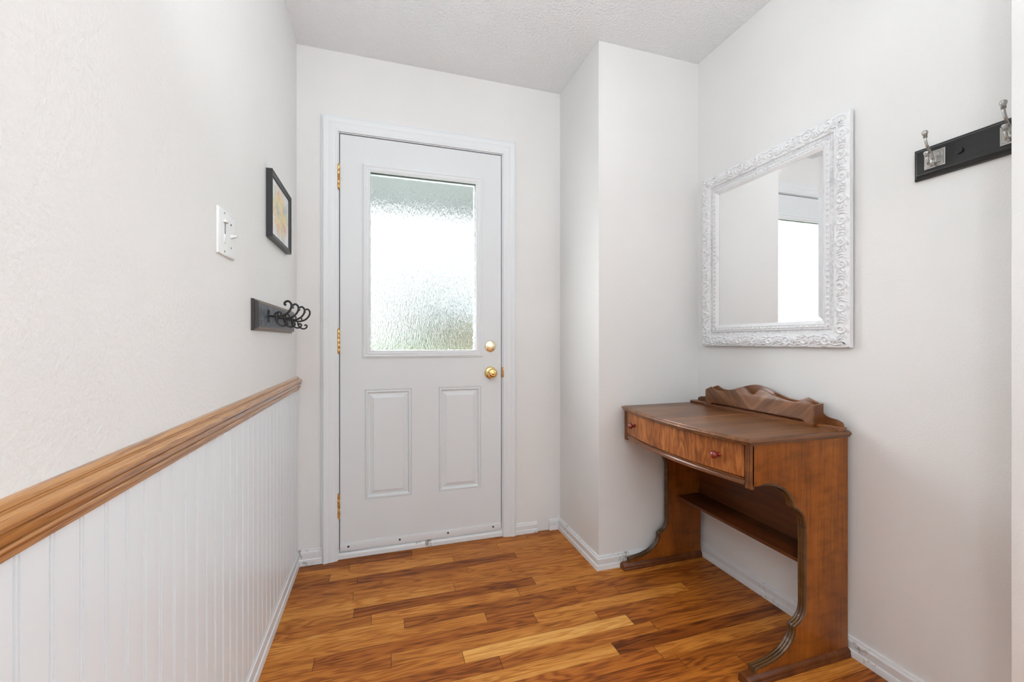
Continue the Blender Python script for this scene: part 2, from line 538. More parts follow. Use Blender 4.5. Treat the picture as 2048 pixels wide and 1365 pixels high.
bm = new_bm(); bm_box(bm, -.6, 3.35, YB, .15, HC, HC + .1); struct('ceiling', bm, M_ceil, smooth=0)
bm = new_bm(); bm_box(bm, XL - .12, XL, YB, .15, -.05, HC); struct('wall_left', bm, M_wall_l, smooth=0)
bm = new_bm()
bm_box(bm, XL, DX0 - .018, 0, .14, -.05, HC); bm_box(bm, DX1 + .018, XC + .1, 0, .14, -.05, HC)
bm_box(bm, DX0 - .018, DX1 + .018, 0, .14, DZ1 + .018, HC)
struct('wall_back', bm, M_wall, smooth=0)
bm = new_bm(); bm_box(bm, XC, XR + .12, YC, .14, -.05, HC, 0); struct('wall_projection', bm, M_wall, smooth=0)
bm = new_bm(); bm_box(bm, XR, XR + .12, -1.70, YC, -.05, HC); struct('wall_right', bm, M_wall, smooth=0)
bm = new_bm(); bm_box(bm, 1.34, XR + .13, -1.76, -1.603, -.05, HC, .003); struct('wall_partition', bm, M_wall)
bm = new_bm(); bm_box(bm, XR + .13, 3.3, -1.76, -1.70, -.05, HC); struct('wall_side_room', bm, M_wall, smooth=0)
bm = new_bm(); bm_box(bm, -.5, 3.35, YB - .1, YB, -.05, HC); struct('wall_rear', bm, M_wall, smooth=0)
bm = new_bm(); bm_box(bm, 3.2, 3.3, YB, -1.70, -.05, HC); struct('wall_far_right', bm, M_wall, smooth=0)

# beadboard wainscot
bm = new_bm()
prof = []
y = -1.578
marks = []
k = 0
while y + .0507 * k < -.01: marks.append(y + .0507 * k); k += 1
k = 1
while y - .0507 * k > -3.6: marks.insert(0, y - .0507 * k); k += 1
px = XL + .0068
prof.append((px, -3.6))
for g0 in marks:
    for gy in (g0, g0 + .0066):
        prof += [(px, gy - .0018), (px - .0042, gy - .0008), (px - .0042, gy + .0008), (px, gy + .0018)]
        if gy == g0: prof += [(px - .0002, gy + .0033)]
prof.append((px, 0))
a = [bm.verts.new((x, y, .05)) for x, y in prof]; c = [bm.verts.new((x, y, .845)) for x, y in prof]
for i in range(len(a) - 1): bm.faces.new((a[i], a[i + 1], c[i + 1], c[i]))
bmesh.ops.recalc_face_normals(bm, faces=bm.faces)
if bm.faces[0].normal.x < 0 if bm.faces.ensure_lookup_table() is None else False:
    bmesh.ops.reverse_faces(bm, faces=bm.faces)
o = struct('trim_1', bm, M_bead, smooth=20)
o['label'] = 'white beadboard wainscot with paired vertical grooves below the oak rail'

# oak chair rail
bm = new_bm()
rp = smooth_curve([(.0, .8878), (.0065, .8868), (.0108, .8838), (.0120, .8800)], 3) + [(.0108, .8782), (.0112, .8768), (.0140, .8766)] + \
     smooth_curve([(.0180, .8768), (.0226, .8735), (.0240, .8672), (.0215, .8622)], 4) + [(.0172, .8612), (.0168, .8590), (.0192, .8580)] + \
     smooth_curve([(.0190, .8570), (.0178, .8515), (.0150, .8458)], 3) + [(.0122, .8450), (.0120, .8428)] + \
     smooth_curve([(.0146, .8422), (.0160, .8390), (.0150, .8350)], 3) + [(.0112, .8338), (.0108, .8262), (.0085, .8245), (0, .8245)]
bm_sweep(bm, [(0, -3.6), (0, 0)], [(-d, h) for d, h in rp], False, lambda x, y, h: (XL + x, y, h))
o = struct('trim_2', bm, M_rail, smooth=40)
o['label'] = 'moulded oak chair rail running along the left wall'

# baseboards
def base_prof(h, t):
    return [(0, h), (t * .22, h), (t * .38, h * .965), (t * .42, h * .86), (t * .66, h * .83), (t * .74, h * .78), (t * .70, h * .72), (t * .74, h * .44), (t * .70, h * .40), (t * .96, h * .36), (t, h * .31), (t, 0), (0, 0)]


def baseboard(name, path, h, t, m=M_worn, side=-1):
    bm = new_bm()
    bm_sweep(bm, path, [(side * d, z) for d, z in base_prof(h, t)], False, lambda x, y, z: (x, y, z))
    return struct(name, bm, m, smooth=30)


baseboard('baseboard_left', [(XL + .003, -3.6), (XL + .003, 0)], .076, .012, M_white)
baseboard('baseboard_back', [(XL, 0), (-.270, 0)], .074, .012)
baseboard('baseboard_back_right', [(.690, 0), (.818, 0)], .056, .013)
baseboard('baseboard_back_corner', [(.888, 0), (XC - .004, 0)], .058, .013)
baseboard('baseboard_projection', [(XC, 0), (XC, YC), (XR, YC)], .060, .0175)
baseboard('baseboard_right', [(XR, YC - .001), (XR, -1.60)], .058, .020)

# casing
CP = [(0, 0), (0, .009), (.006, .011), (.012, .0105), (.016, .0125), (.032, .0155), (.040, .0150), (.045, .0175), (.056, .0205), (.062, .0205), (.0655, .017), (.0665, .013), (.0715, .012), (.0715, 0)]
bm = new_bm()
path = [(DX0 - .005, 0.0), (DX0 - .005, DZ1 + .004), (DX1 + .005, DZ1 + .004), (DX1 + .005, 0.0)]
bm_sweep(bm, path, CP, False, lambda x, z, h: (x, -h, z))
o = struct('trim_3', bm, M_white, smooth=30); o['label'] = 'white moulded casing around the entry door'
# jamb with stop
bm = new_bm()
bm_box(bm, DX0 - .018, DX0, 0, .14, 0, DZ1); bm_box(bm, DX1, DX1 + .018, 0, .14, 0, DZ1)
bm_box(bm, DX0 - .018, DX1 + .018, 0, .14, DZ1, DZ1 + .018)
bm_box(bm, DX0, DX0 + .012, .050, .14, 0, DZ1); bm_box(bm, DX1 - .012, DX1, .050, .14, 0, DZ1); bm_box(bm, DX0, DX1, .050, .14, DZ1 - .012, DZ1)
struct('trim_4', bm, M_white, smooth=0)
# threshold
bm = new_bm()
bm_sweep(bm, [(DX0, .10), (DX1, .10)], [(0, 0), (.100, 0), (.104, .004), (.104, .022), (.099, .030), (.090, .034), (0, .036)], False,
         lambda x, y, z: (x, .20 - y, z) if False else (x, y - 2 * (y - .10) * 1.0, z))
struct('trim_5', bm, M_worn, smooth=30)

# ------------------------------------------------------------------ the door
door = thing('door_1', (.209, .022, .040), 'white steel entry door with textured glass light and two raised panels', None, None, 'structure')
SX0, SX1, SZ0, SZ1 = -.193, .612, .041, 2.050
YF, YK = .001, .045
GX0, GX1, GZ0, GZ1 = -.062, .481, .997, 1.893      # opening
PAN = [(-.081, .143, .274, .814), (.277, .501, .274, .814)]
bm = new_bm()
xs = sorted({SX0, SX1, GX0, GX1, *[v for p in PAN for v in p[:2]]}); zs = sorted({SZ0, SZ1, GZ0, GZ1, .274, .814})
grid = {}
for i in range(len(xs) - 1):
    for j in range(len(zs) - 1):
        cx, cz = (xs[i] + xs[i + 1]) / 2, (zs[j] + zs[j + 1]) / 2
        if GX0 < cx < GX1 and GZ0 < cz < GZ1: continue
        back_only = any(p[0] < cx < p[1] and p[2] < cz < p[3] for p in PAN)
        def v(x, yy, z):
            key = (round(x, 4), yy, round(z, 4))
            if key not in grid: grid[key] = bm.verts.new((x, yy, z))
            return grid[key]
        A = [(xs[i], zs[j]), (xs[i + 1], zs[j]), (xs[i + 1], zs[j + 1]), (xs[i], zs[j + 1])]
        if not back_only: bm.faces.new([v(x, YF, z) for x, z in A])
        bm.faces.new([v(x, YK, z) for x, z in A][::-1])
bnd = [e for e in bm.edges if len(e.link_faces) == 1]
def rim(x0, x1, z0, z1):
    c = [(x0, z0), (x1, z0), (x1, z1), (x0, z1)]
    for k in range(4):
        (xa, za), (xb, zb) = c[k], c[(k + 1) % 4]
        bm.faces.new([bm.verts.new((xa, YF, za)), bm.verts.new((xb, YF, zb)), bm.verts.new((xb, YK, zb)), bm.verts.new((xa, YK, za))])
rim(SX0, SX1, SZ0, SZ1); rim(GX0, GX1, GZ0, GZ1)
PP = [(0, 0), (.0020, .0045), (.0046, .0045), (.0062, -.0008), (.0125, -.0018), (.0155, .0030), (.0180, .0088), (.0235, .0092), (.0415, .0020), (.0425, .0004)]
for x0, x1, z0, z1 in PAN:
    loops = []
    for d, h in PP:
        loops.append([bm.verts.new(p) for p in ((x0 + d, YF + h, z0 + d), (x1 - d, YF + h, z0 + d), (x1 - d, YF + h, z1 - d), (x0 + d, YF + h, z1 - d))])
    for a, b in zip(loops, loops[1:]):
        for k in range(4): bm.faces.new((a[k], a[(k + 1) % 4], b[(k + 1) % 4], b[k]))
    bm.faces.new(loops[-1])
bmesh.ops.remove_doubles(bm, verts=bm.verts, dist=1e-5)
bmesh.ops.recalc_face_normals(bm, faces=bm.faces)
slab = obj('door_slab', bm, M_door, door, 25)
# light frame
bm = new_bm()
TP = [(0, -.006), (0, .004), (.0035, .0062), (.007, .0050), (.0095, .0072), (.017, .0085), (.022, .0070), (.0245, .0092), (.029, .0095), (.033, .0060), (.036, .0060), (.0375, .0015), (.0375, -.002)]
gx0, gx1, gz0, gz1 = -.054, .473, 1.006, 1.884
bm_sweep(bm, [(gx0, gz0), (gx0, gz1), (gx1, gz1), (gx1, gz0)], TP, True, lambda x, z, h: (x, YF - h, z))
bm_sweep(bm, [(gx0, gz0), (gx0, gz1), (gx1, gz1), (gx1, gz0)], [(0, -.030), (0, -.052), (.037, -.052), (.037, -.044)], True, lambda x, z, h: (x, YF - h, z))
obj('window_trim', bm, M_white, door, 30)
bm = new_bm(); bm_box(bm, gx0 - .006, gx1 + .006, .018, .024, gz0 - .006, gz1 + .006)
o = obj('glass_pane', bm, [M_glass_flat, M_glass], door, 0)
for p in o.data.polygons: p.material_index = 1 if p.normal.y < -.5 else 0
o['label'] = 'rain-textured obscure glass'
# sweep strip, screws
bm = new_bm(); bm_box(bm, SX0, SX1, -.0035, YF, .039, .0745, .001); sw = obj('door_sweep', bm, M_white, door, 30)
for x in (-.155, .085, .326, .567):
    bm = new_bm(); bm_lathe(bm, [(.0050, 0), (.0050, .0012), (.003, .0026), (0, .003)], (x, -.0035, .060), (0, -1, 0), 12)
    obj('screw', bm, M_screw, sw)
# hinges
for z0 in (1.787, .997, .205):
    bm = new_bm()
    h = .111; xh, yh = -.1985, -.0065
    for k in range(5):
        za = z0 + h * k / 5 + .0006; zb = z0 + h * (k + 1) / 5 - .0006
        bm_lathe(bm, [(0, 0), (.0058, 0), (.0064, .001), (.0064, zb - za - .001), (.0058, zb - za), (0, zb - za)], (xh, yh, za), (0, 0, 1), 14)
    bm_lathe(bm, [(.004, 0), (.0052, -.003), (.003, -.006), (0, -.007)], (xh, yh, z0), (0, 0, 1), 12)
    bm_lathe(bm, [(.004, 0), (.0052, .003), (.003, .006), (0, .007)], (xh, yh, z0 + h), (0, 0, 1), 12)
    bm_box(bm, xh - .0005, xh + .0015, yh, .022, z0, z0 + h)
    o = obj('hinge', bm, M_hinge, door); o['label'] = 'worn brass hinge'
# black weather strip in the reveal
bm = new_bm()
bm_box(bm, DX0 + .0003, SX0 - .0006, .012, .049, .041, DZ1 - .0005); bm_box(bm, SX1 + .0006, DX1 - .0003, .012, .049, .041, DZ1 - .0005)
bm_box(bm, DX0 + .0003, DX1 - .0003, .012, .049, SZ1 + .0006, DZ1 - .0005)
obj('weather_strip', bm, M_black, door, 0)
# deadbolt + knob
bm = new_bm(); bx, bz = .5525, 1.025
bm_lathe(bm, [(0, 0), (.0305, 0), (.0310, .002), (.0290, .0052), (.024, .0072), (0, .0078)], (bx, YF, bz), (0, -1, 0), 36)
o = obj('deadbolt', bm, M_brass_pale, door, 50); o['label'] = 'round pale brass deadbolt'
bm = new_bm()
tp = [(-.017, -.0045), (-.006, -.0035), (.006, -.0035), (.017, -.0045), (.019, 0), (.017, .0045), (.006, .0035), (-.006, .0035), (-.017, .0045), (-.019, 0)]
bm_prism(bm, tp, lambda x, z, h: (bx + x, h, bz + z + .12 * x), YF - .0070, YF - .018, .0012)
obj('thumb_turn', bm, M_brass_pale, o)
bm = new_bm(); kx, kz = .553, .884
bm_lathe(bm, [(0, 0), (.0320, 0), (.0325, .002), (.0300, .006), (.0255, .0085), (.018, .0095), (.0125, .0115), (.0115, .020), (.0125, .026), (.0175, .031), (.0235, .036), (.0258, .043), (.0248, .049), (.0200, .0550), (.0125, .0585), (.0105, .0580), (.0090, .0592), (0, .0600)],
         (kx, YF, kz), (0, -1, 0), 40)
o = obj('door_knob', bm, M_brass, door, 50); o['label'] = 'polished brass round knob'
bm = new_bm(); bm_box(bm, DX1 + .0002, DX1 + .0085, -.0115, .02, .858, .912, .001)
o = obj('strike_plate', bm, M_hinge, door)

# ------------------------------------------------------------------ the desk
desk = thing('writing_desk', (1.28, -.8145, 0), 'small bow-front walnut writing desk with carved sides and letter rack against the right wall', 'desk')
YA0, YA1, YN0, YN1 = -.466, -.488, -1.139, -1.163
ymid = -.8145
curve = [(1.080, .733), (1.080, .606), (1.124, .608)] + \
    smooth_curve([(1.128, .609), (1.165, .603), (1.208, .585), (1.231, .562), (1.245, .540), (1.248, .526)], 5) + \
    smooth_curve([(1.251, .522), (1.266, .514), (1.286, .494), (1.2945, .467), (1.296, .44)], 5) + \
    smooth_curve([(1.297, .22), (1.2965, .197), (1.290, .175), (1.276, .158), (1.253, .146)], 5) + \
    smooth_curve([(1.2505, .142), (1.249, .119), (1.232, .093), (1.195, .068), (1.148, .053), (1.092, .046)], 5) + [(1.092, .030)]
outline = curve + [(1.488, .030), (1.488, .733)]
for y0, y1, lab in ((YA1, YA0, None), (YN1, YN0, None)):
    bm = new_bm(); bm_prism(bm, outline, lambda x, z, h: (x, h, z), y0, y1, .0012)
    sp_ = obj('side_panel', bm, M_side, desk, 30)
    # beaded moulding following the shaped front edge
    bm = new_bm()
    w = abs(y1 - y0); c0 = (y0 + y1) / 2
    pr = []
    for k in range(3):
        for t in range(7):
            aa = pi * t / 6
            pr.append((-.0035 * sin(aa) - .0005, -w / 2 - .001 + (w + .002) * (k + .5) / 3 - (w + .002) / 6 * cos(aa)))
    pr = [(.004, pr[0][1])] + pr + [(.004, pr[-1][1])]
    bm_sweep(bm, curve[2:], [(d, h) for d, h in pr], False, lambda x, z, h: (x, c0 + h, z))
    obj('edge_beading', bm, M_edge, sp_, 40)
    # sled foot
    bm = new_bm()
    fp = [(-w / 2 - .009, 0), (-w / 2 - .009, .010), (-w / 2 - .0075, .012), (-w / 2 - .0085, .018), (-w / 2 - .005, .025), (-w / 2 - .001, .0275), (-w / 2, .031),
          (w / 2, .031), (w / 2 + .001, .0275), (w / 2 + .005, .025), (w / 2 + .0085, .018), (w / 2 + .0075, .012), (w / 2 + .009, .010), (w / 2 + .009, 0)]
    b2 = bmesh.new()
    secs = []
    for xx, sc in ((1.056, .90), (1.060, 1.0), (1.489, 1.0)):
        secs.append([b2.verts.new((xx, c0 + py * (1 if sc == 1 else .9), pz * sc)) for py, pz in fp])
    for a, b in zip(secs, secs[1:]):
        for k in range(len(fp)): b2.faces.new((a[k], a[(k + 1) % len(fp)], b[(k + 1) % len(fp)], b[k]))
    b2.faces.new(secs[0]); b2.faces.new(secs[-1]); bmesh.ops.recalc_face_normals(b2, faces=b2.faces); merge(bm, b2)
    obj('foot', bm, M_dark, sp_, 40)

# top
YT0, YT1, XF, SAG = -.462, -1.174, 1.062, .044
def bow(y, x0=XF, sag=SAG, ya=YT0, yb=YT1):
    t = (y - (ya + yb) / 2) / ((ya - yb) / 2); return x0 - sag * (1 - t * t)
front = [(bow(YT0 + (YT1 - YT0) * k / 32), YT0 + (YT1 - YT0) * k / 32) for k in range(33)]
out = front + [(1.490, YT1), (1.490, YT0)]        # clockwise or not: decided by mitre sign below
off = mitre(out, True)
cxs, cys = 1.28, ymid
sgn = 1 if ((out[16][0] + off[16][0] * .01) > out[16][0]) else -1
def ring(bm, d, z, out=out):
    r = []
    for (x, y), (ox, oy) in zip(out, off):
        nx, ny = x + sgn * ox * d, y + sgn * oy * d
        r.append(bm.verts.new((min(nx, 1.490) if abs(x - 1.490) > 1e-6 else 1.490, ny, z)))
    return r
bm = new_bm()
TE = [(.0095, .7540), (.0090, .7528), (.0060, .7522), (.0022, .7498), (.0, .7455), (.0008, .7415), (.0032, .7398), (.0045, .7392), (.0052, .7350), (.0080, .7330)]
rings = [ring(bm, d, z) for d, z in TE]
for a, b in zip(rings, rings[1:]):
    for k in range(len(a)): bm.faces.new((a[k], a[(k + 1) % len(a)], b[(k + 1) % len(a)], b[k]))
bm.faces.new(rings[0]); bm.faces.new(rings[-1])
bmesh.ops.recalc_face_normals(bm, faces=bm.faces)
top = obj('tabletop', bm, M_top, desk, 35)
bm = new_bm(); bm_box(bm, bow(ymid) + .012, 1.43, ymid - .0022, ymid + .0022, .7538, .7545)
obj('inlay_strip', bm, M_inlay, top, 0)

# drawer, rail, posts, carcass
def bowed_strip(bm, prof, y0, y1, n=28, x0=1.078, sag=.040):
    b = bmesh.new(); secs = []
    for k in range(n + 1):
        y = y0 + (y1 - y0) * k / n
        xb = bow(y, x0, sag, -.478, -1.151)
        secs.append([b.verts.new((xb + d, y, z)) for d, z in prof])
    m_ = len(prof)
    for a, c in zip(secs, secs[1:]):
        for k in range(m_): b.faces.new((a[k], a[(k + 1) % m_], c[(k + 1) % m_], c[k]))
    b.faces.new(secs[0]); b.faces.new(secs[-1]); bmesh.ops.recalc_face_normals(b, faces=b.faces); merge(bm, b)
bm = new_bm(); bowed_strip(bm, [(0, .630), (.001, .629), (.016, .629), (.016, .7305), (.001, .7305), (0, .7295)], -.4905, -1.1365)
dr = obj('drawer', bm, M_crotch, desk, 30)
for y in (-.575, -1.054):
    xk = bow(y, 1.078, .040, -.478, -1.151)
    bm = new_bm(); bm_lathe(bm, [(0, -.002), (.0075, -.002), (.0075, .002), (.0055, .004), (.0052, .009), (.008, .0125), (.0118, .018), (.0125, .023), (.0110, .028), (.0070, .0315), (0, .0325)], (xk, y, .681), (-1, 0, 0), 24)
    o = obj('knob', bm, M_knobred, dr, 60)
    o['label'] = 'turned red-brown knob'
bm = new_bm()
bowed_strip(bm, [(.006, .6045), (.001, .6045), (-.001, .607), (-.0005, .613), (.003, .6165), (.0035, .6185), (.0005, .6205), (0, .624), (.003, .6265), (.012, .6275), (.020, .6275), (.020, .6045)], -.489, -1.138)
obj('front_rail', bm, M_mould, desk, 35)
for y0, y1 in ((YA1, YA0), (YN1, YN0)):
    bm = new_bm(); n_ = 3; w = y1 - y0
    pr = [(1.086, y0)]
    for k in range(n_):
        for t in range(7):
            aa = pi * t / 6; pr.append((1.0785 - .0042 * sin(aa), y0 + w * (k + .5) / n_ - w / 2 / n_ * cos(aa)))
    pr += [(1.086, y1)]
    bm_prism(bm, pr, lambda x, y, h: (x, y, h), .598, .7328)
    obj('corner_post', bm, M_mould, desk, 40)
bm = new_bm(); bm_box(bm, 1.085, 1.480, YN0 + .0005, YA1 - .0005, .604, .612)
bm_prism(bm, [(1.12, YA1 - .0005)] + [(bow(y, 1.092, .040, -.478, -1.151), y) for y in np.linspace(-.49, -1.138, 20)] + [(1.12, YN0 + .0005)], lambda x, y, h: (x, y, h), .6055, .611)
obj('drawer_bottom', bm, M_dark, desk, 0)
bm = new_bm(); bm_box(bm, 1.345, 1.476, YN0 + .0003, YA1 - .0003, .302, .314, .0015)
obj('shelf', bm, M_dark, desk)
bm = new_bm(); bm_box(bm, 1.476, 1.485, YN0 + .0003, YA1 - .0003, .300, .7328)
obj('back_panel', bm, M_dark, desk, 0)

# gallery / letter rack
gal = thing('letter_rack', (0, 0, 0)); gal.parent = desk
gal.location = (.16, -.0045, .754)
def gobj(name, bm, m, sm=35): return obj(name, bm, m, gal, sm)
bk = [(-1.153, .7645), (-1.153, .772), (-1.149, .778), (-1.133, .7845)] + smooth_curve([(-1.128, .785), (-1.112, .787), (-1.097, .791), (-1.083, .802), (-1.075, .817), (-1.0735, .832)], 4) + \
    [(-1.070, .8335), (-1.032, .8475)] + smooth_curve([(-1.030, .8475), (-1.008, .838), (-.986, .834), (-.955, .836), (-.920, .845), (-.885, .857), (-.850, .8675), (-.8165, .872), (-.783, .8675), (-.748, .857), (-.713, .845), (-.678, .836), (-.647, .834), (-.625, .838), (-.603, .8475)], 4) + \
    [(-.563, .8335), (-.5595, .832)] + smooth_curve([(-.558, .817), (-.550, .802), (-.536, .791), (-.521, .787), (-.505, .785)], 4) + [(-.500, .7845), (-.484, .778), (-.480, .772), (-.480, .7645)]
bm = new_bm(); bm_prism(bm, bk, lambda y, z, h: (h, y, z), 1.4775, 1.4860, .0012); gobj('rack_back', bm, M_mould)
yc = -.8365 + .0
ft = [(-1.0895, .7655), (-1.0895, .829), (-1.057, .8445)] + smooth_curve([(-1.055, .8445), (-1.036, .8355), (-1.017, .8315), (-.99, .833), (-.96, .8385), (-.932, .8455), (-.905, .8555), (-.884, .8605), (-.866, .8570), (-.857, .8490), (-.853, .8420)], 4) + \
    [(-.845, .8375), (-.828, .8375)] + smooth_curve([(-.820, .8420), (-.816, .8490), (-.807, .8570), (-.789, .8605), (-.768, .8555), (-.741, .8455), (-.713, .8385), (-.683, .833), (-.656, .8315), (-.637, .8355), (-.618, .8445)], 4) + \
    [(-.616, .8445), (-.5835, .829), (-.5835, .7655), (-.612, .7655), (-.622, .7735), (-1.050, .7735), (-1.060, .7655)]
bm = new_bm(); bm_prism(bm, ft, lambda y, z, h: (h, y, z), 1.4290, 1.4370, .0010); o = gobj('rack_front', bm, M_chev)
M_chev_off = -.8365 - (desk.location.y + gal.location.y)
for n in M_chev.node_tree.nodes:
    if n.type == 'MATH' and n.operation == 'SUBTRACT': n.inputs[1].default_value = M_chev_off
for y0, y1 in ((-1.0895, -1.0815), (-.5915, -.5835)):
    bm = new_bm(); bm_prism(bm, [(1.437, .7655), (1.4775, .7655), (1.4775, .8335), (1.437, .829)], lambda x, z, h: (x, h, z), y0, y1); gobj('rack_end', bm, M_mould, 0)
bm = new_bm()
lp = [(0, .7540), (-.0, .7560), (-.0016, .7575), (0, .7592), (.0008, .7600), (-.0008, .7620), (.0006, .7640), (.003, .7655)]
b2 = bmesh.new()
def ledge(b2, xf, y0, y1, r=.004):
    secs = []
    for y, dx in ((y0, r), (y0 + r * .3, r * .3), (y0 + r, 0), (y1 - r, 0), (y1 - r * .3, r * .3), (y1, r)):
        secs.append([b2.verts.new((xf + d + dx, y, z)) for d, z in lp] + [b2.verts.new((1.4775, y, .7655)), b2.verts.new((1.4775, y, .7540))])
    k_ = len(secs[0])
    for a, c in zip(secs, secs[1:]):
        for k in range(k_): b2.faces.new((a[k], a[(k + 1) % k_], c[(k + 1) % k_], c[k]))
    b2.faces.new(secs[0]); b2.faces.new(secs[-1])
ledge(b2, 1.423, -1.092, -.581, .001); bmesh.ops.recalc_face_normals(b2, faces=b2.faces)
merge(bm, b2)
b2 = bmesh.new(); ledge(b2, 1.436, -1.166, -1.0925, .006); bmesh.ops.recalc_face_normals(b2, faces=b2.faces); merge(bm, b2)
b2 = bmesh.new(); ledge(b2, 1.436, -.5805, -.472, .006); bmesh.ops.recalc_face_normals(b2, faces=b2.faces); merge(bm, b2)
gobj('rack_ledge', bm, M_mould, 40)

# ------------------------------------------------------------------ the mirror
MY0, MY1, MZ0, MZ1 = -.497, -1.167, 1.031, 1.829
MW, BAND = .096, .050
MXB = 1.507      # back plane of the frame
mir = thing('wall_mirror', (1.507, (MY0 + MY1) / 2, MZ0), 'rectangular mirror in a white scroll-patterned frame above the desk', 'mirror')


def tube_h(px, py, pts, wid, hgt):
    """height field of rounded strokes; wid may taper."""
    P = np.array(pts); W = np.array(wid) if hasattr(wid, '__len__') else np.full(len(P), wid)
    d = np.hypot(px[..., None] - P[:, 0], py[..., None] - P[:, 1]) / W
    return (np.sqrt(np.clip(1 - d * d, 0, 1)) * hgt * (W / W.max()) ** .5).max(-1)


def scroll_tile():
    """one half cell (75 mm) of the rinceau in band coordinates u in 0..P, v in -1..1 scaled to metres."""
    P = .074; nu, nv = 62, 40
    u = np.linspace(-P * .5, P * 1.5, nu * 2, endpoint=False); v = np.linspace(-.024, .024, nv)
    U, V = np.meshgrid(u, v, indexing='ij'); H = np.zeros_like(U)
    def cell(u0, s):
        h = np.zeros_like(U)
        t = np.linspace(0, 1, 60)
        # main stem curling into a spiral
        ang = -2.5 + t * 2 * pi * 1.28; r = .0150 * (1 - t) ** .85 + .0022
        sx = u0 + .040 + r * np.cos(ang); sy = s * (.0015 + r * np.sin(ang))
        h = np.maximum(h, tube_h(U, V, list(zip(sx, sy)), .0012 + .0022 * np.abs(np.sin(pi * (t * .9 + .1))), .0030))
        # connecting stem
        st = smooth_curve([(u0 - .012, -s * .0135), (u0 + .004, -s * .0165), (u0 + .018, -s * .0125), (u0 + .0285, -s * .0105)], 8)
        h = np.maximum(h, tube_h(U, V, st, np.linspace(.0030, .0016, len(st)), .0028))
        # acanthus leaves
        for (a0, b0, a1, b1, a2, b2_, wd) in ((.012, -.012, .006, -.001, .012, .012, .0030), (.020, -.012, .016, .004, .024, .0185, .0026), (.004, -.015, -.003, -.004, .000, .010, .0026),
                                              (.056, .002, .064, .006, .070, .016, .0028), (.055, -.004, .066, -.004, .074, .003, .0026), (.052, -.010, .062, -.014, .072, -.014, .0024),
                                              (.030, .017, .040, .0215, .052, .019, .0020), (.034, -.017, .044, -.0205, .054, -.0185, .0018), (.044, .001, .041, -.001, .039, .0015, .0030)):
            q = smooth_curve([(u0 + a0, s * b0), (u0 + a1, s * b1), (u0 + a2, s * b2_)], 8)
            h = np.maximum(h, tube_h(U, V, q, wd * np.sin(np.linspace(.45, pi - .25, len(q))), .0026))
        return h
    for u0, s in ((-P, -1), (0, 1), (P, -1)): H = np.maximum(H, cell(u0, s))
    k = nu // 2
    return P, nu, nv, H[k:k + nu, :]


TP_, TNU, TNV, TH = scroll_tile()


def scroll_h(a, d):
    """a along side from its centre, d across band 0..BAND"""
    q = a / TP_; c = math.floor(q); fu = (q - c) * (TNU - 1); s = 1 if c % 2 == 0 else -1
    v = (d - BAND / 2) * s * .96
    fv = (v + .024) / .048 * (TNV - 1)
    if fv < 0 or fv > TNV - 1: return 0.0
    i = int(fu); j = int(fv); i2 = min(i + 1, TNU - 1); j2 = min(j + 1, TNV - 1); tu = fu - i; tv = fv - j
    return (TH[i, j] * (1 - tu) + TH[i2, j] * tu) * (1 - tv) + (TH[i, j2] * (1 - tu) + TH[i2, j2] * tu) * tv


def frame_h(a, d):
    """height above back plane"""
    if d < BAND:
        base = .0165 + .0035 * sin(pi * min(1, max(0, d / BAND)))
        return base + 2.0 * scroll_h(a, d)
    e = d - BAND
    if e < .0012: return .0178
    if e < .0020: return .0150
    if e < .0150: return .0118 + .0030 * ((e - .0085) / .0065) ** 2
    if e < .0162: return .0165
    if e < .0175: return .0150
    if e < .0305:
        f = (e - .0240) / .0065; per = .0195; ph = (a / per) % 1.0
        bead = max(0, 1 - ((ph - .5) / .34) ** 2 - (f / .85) ** 2)
        ringv = max(0, 1 - abs(math.hypot((ph - .5) / .46, f / .98) - 1) * 6)
        return .0135 + .0008 * (1 - f * f) + .0046 * sqrt(bead) + .0020 * ringv
    if e < .0320: return .0150
    if e < .0335: return .0160
    return .0160 - (e - .0335) / .0125 * .0085


ds = list(np.linspace(0, BAND - .0003, 36)) + [BAND + v_ for v_ in (.0002, .0011, .0013, .0019, .0022, .005, .0085, .012, .0148, .0152, .0161, .0164, .0174, .0178)] + \
    [BAND + v_ for v_ in np.linspace(.0186, .0302, 9)] + [BAND + v_ for v_ in (.0307, .0319, .0322, .0334, .0338, .040, .0459)]
def frame_side(bm, Lh, Lw, build):
    """Lh: side length; build(a, d) -> (y, z)"""
    n = int(Lh / .0013); rowsv = []
    # outer edge wall first
    for i in range(n + 1):
        t = i / n; row = []
        a0 = (t - .5) * Lh
        row.append(bm.verts.new((MXB, *build(a0, 0))))
        for d in ds:
            a = (t - .5) * (Lh - 2 * d)
            row.append(bm.verts.new((MXB - frame_h(a, d), *build(a, d))))
        rowsv.append(row)
    for r, q in zip(rowsv, rowsv[1:]):
        for k in range(len(r) - 1): bm.faces.new((r[k], r[k + 1], q[k + 1], q[k]))


bm = new_bm(); Yc, Zc = (MY0 + MY1) / 2, (MZ0 + MZ1) / 2; HW, HH = (MY0 - MY1) / 2, (MZ1 - MZ0) / 2
frame_side(bm, 2 * HW, 0, lambda a, d: (Yc - a, Zc + HH - d))
frame_side(bm, 2 * HW, 0, lambda a, d: (Yc + a, Zc - HH + d))
frame_side(bm, 2 * HH, 0, lambda a, d: (Yc - HW + d, Zc - a))
frame_side(bm, 2 * HH, 0, lambda a, d: (Yc + HW - d, Zc + a))
bmesh.ops.remove_doubles(bm, verts=bm.verts, dist=.00002)
bmesh.ops.recalc_face_normals(bm, faces=bm.faces)
b2 = bmesh.new(); b2.free()
bm.faces.ensure_lookup_table()
for f in bm.faces:
    c = f.calc_center_median(); d = min(HW - abs(c.y - Yc), HH - abs(c.z - Zc))
    if BAND + .002 < d < BAND + .0155: f.material_index = 1
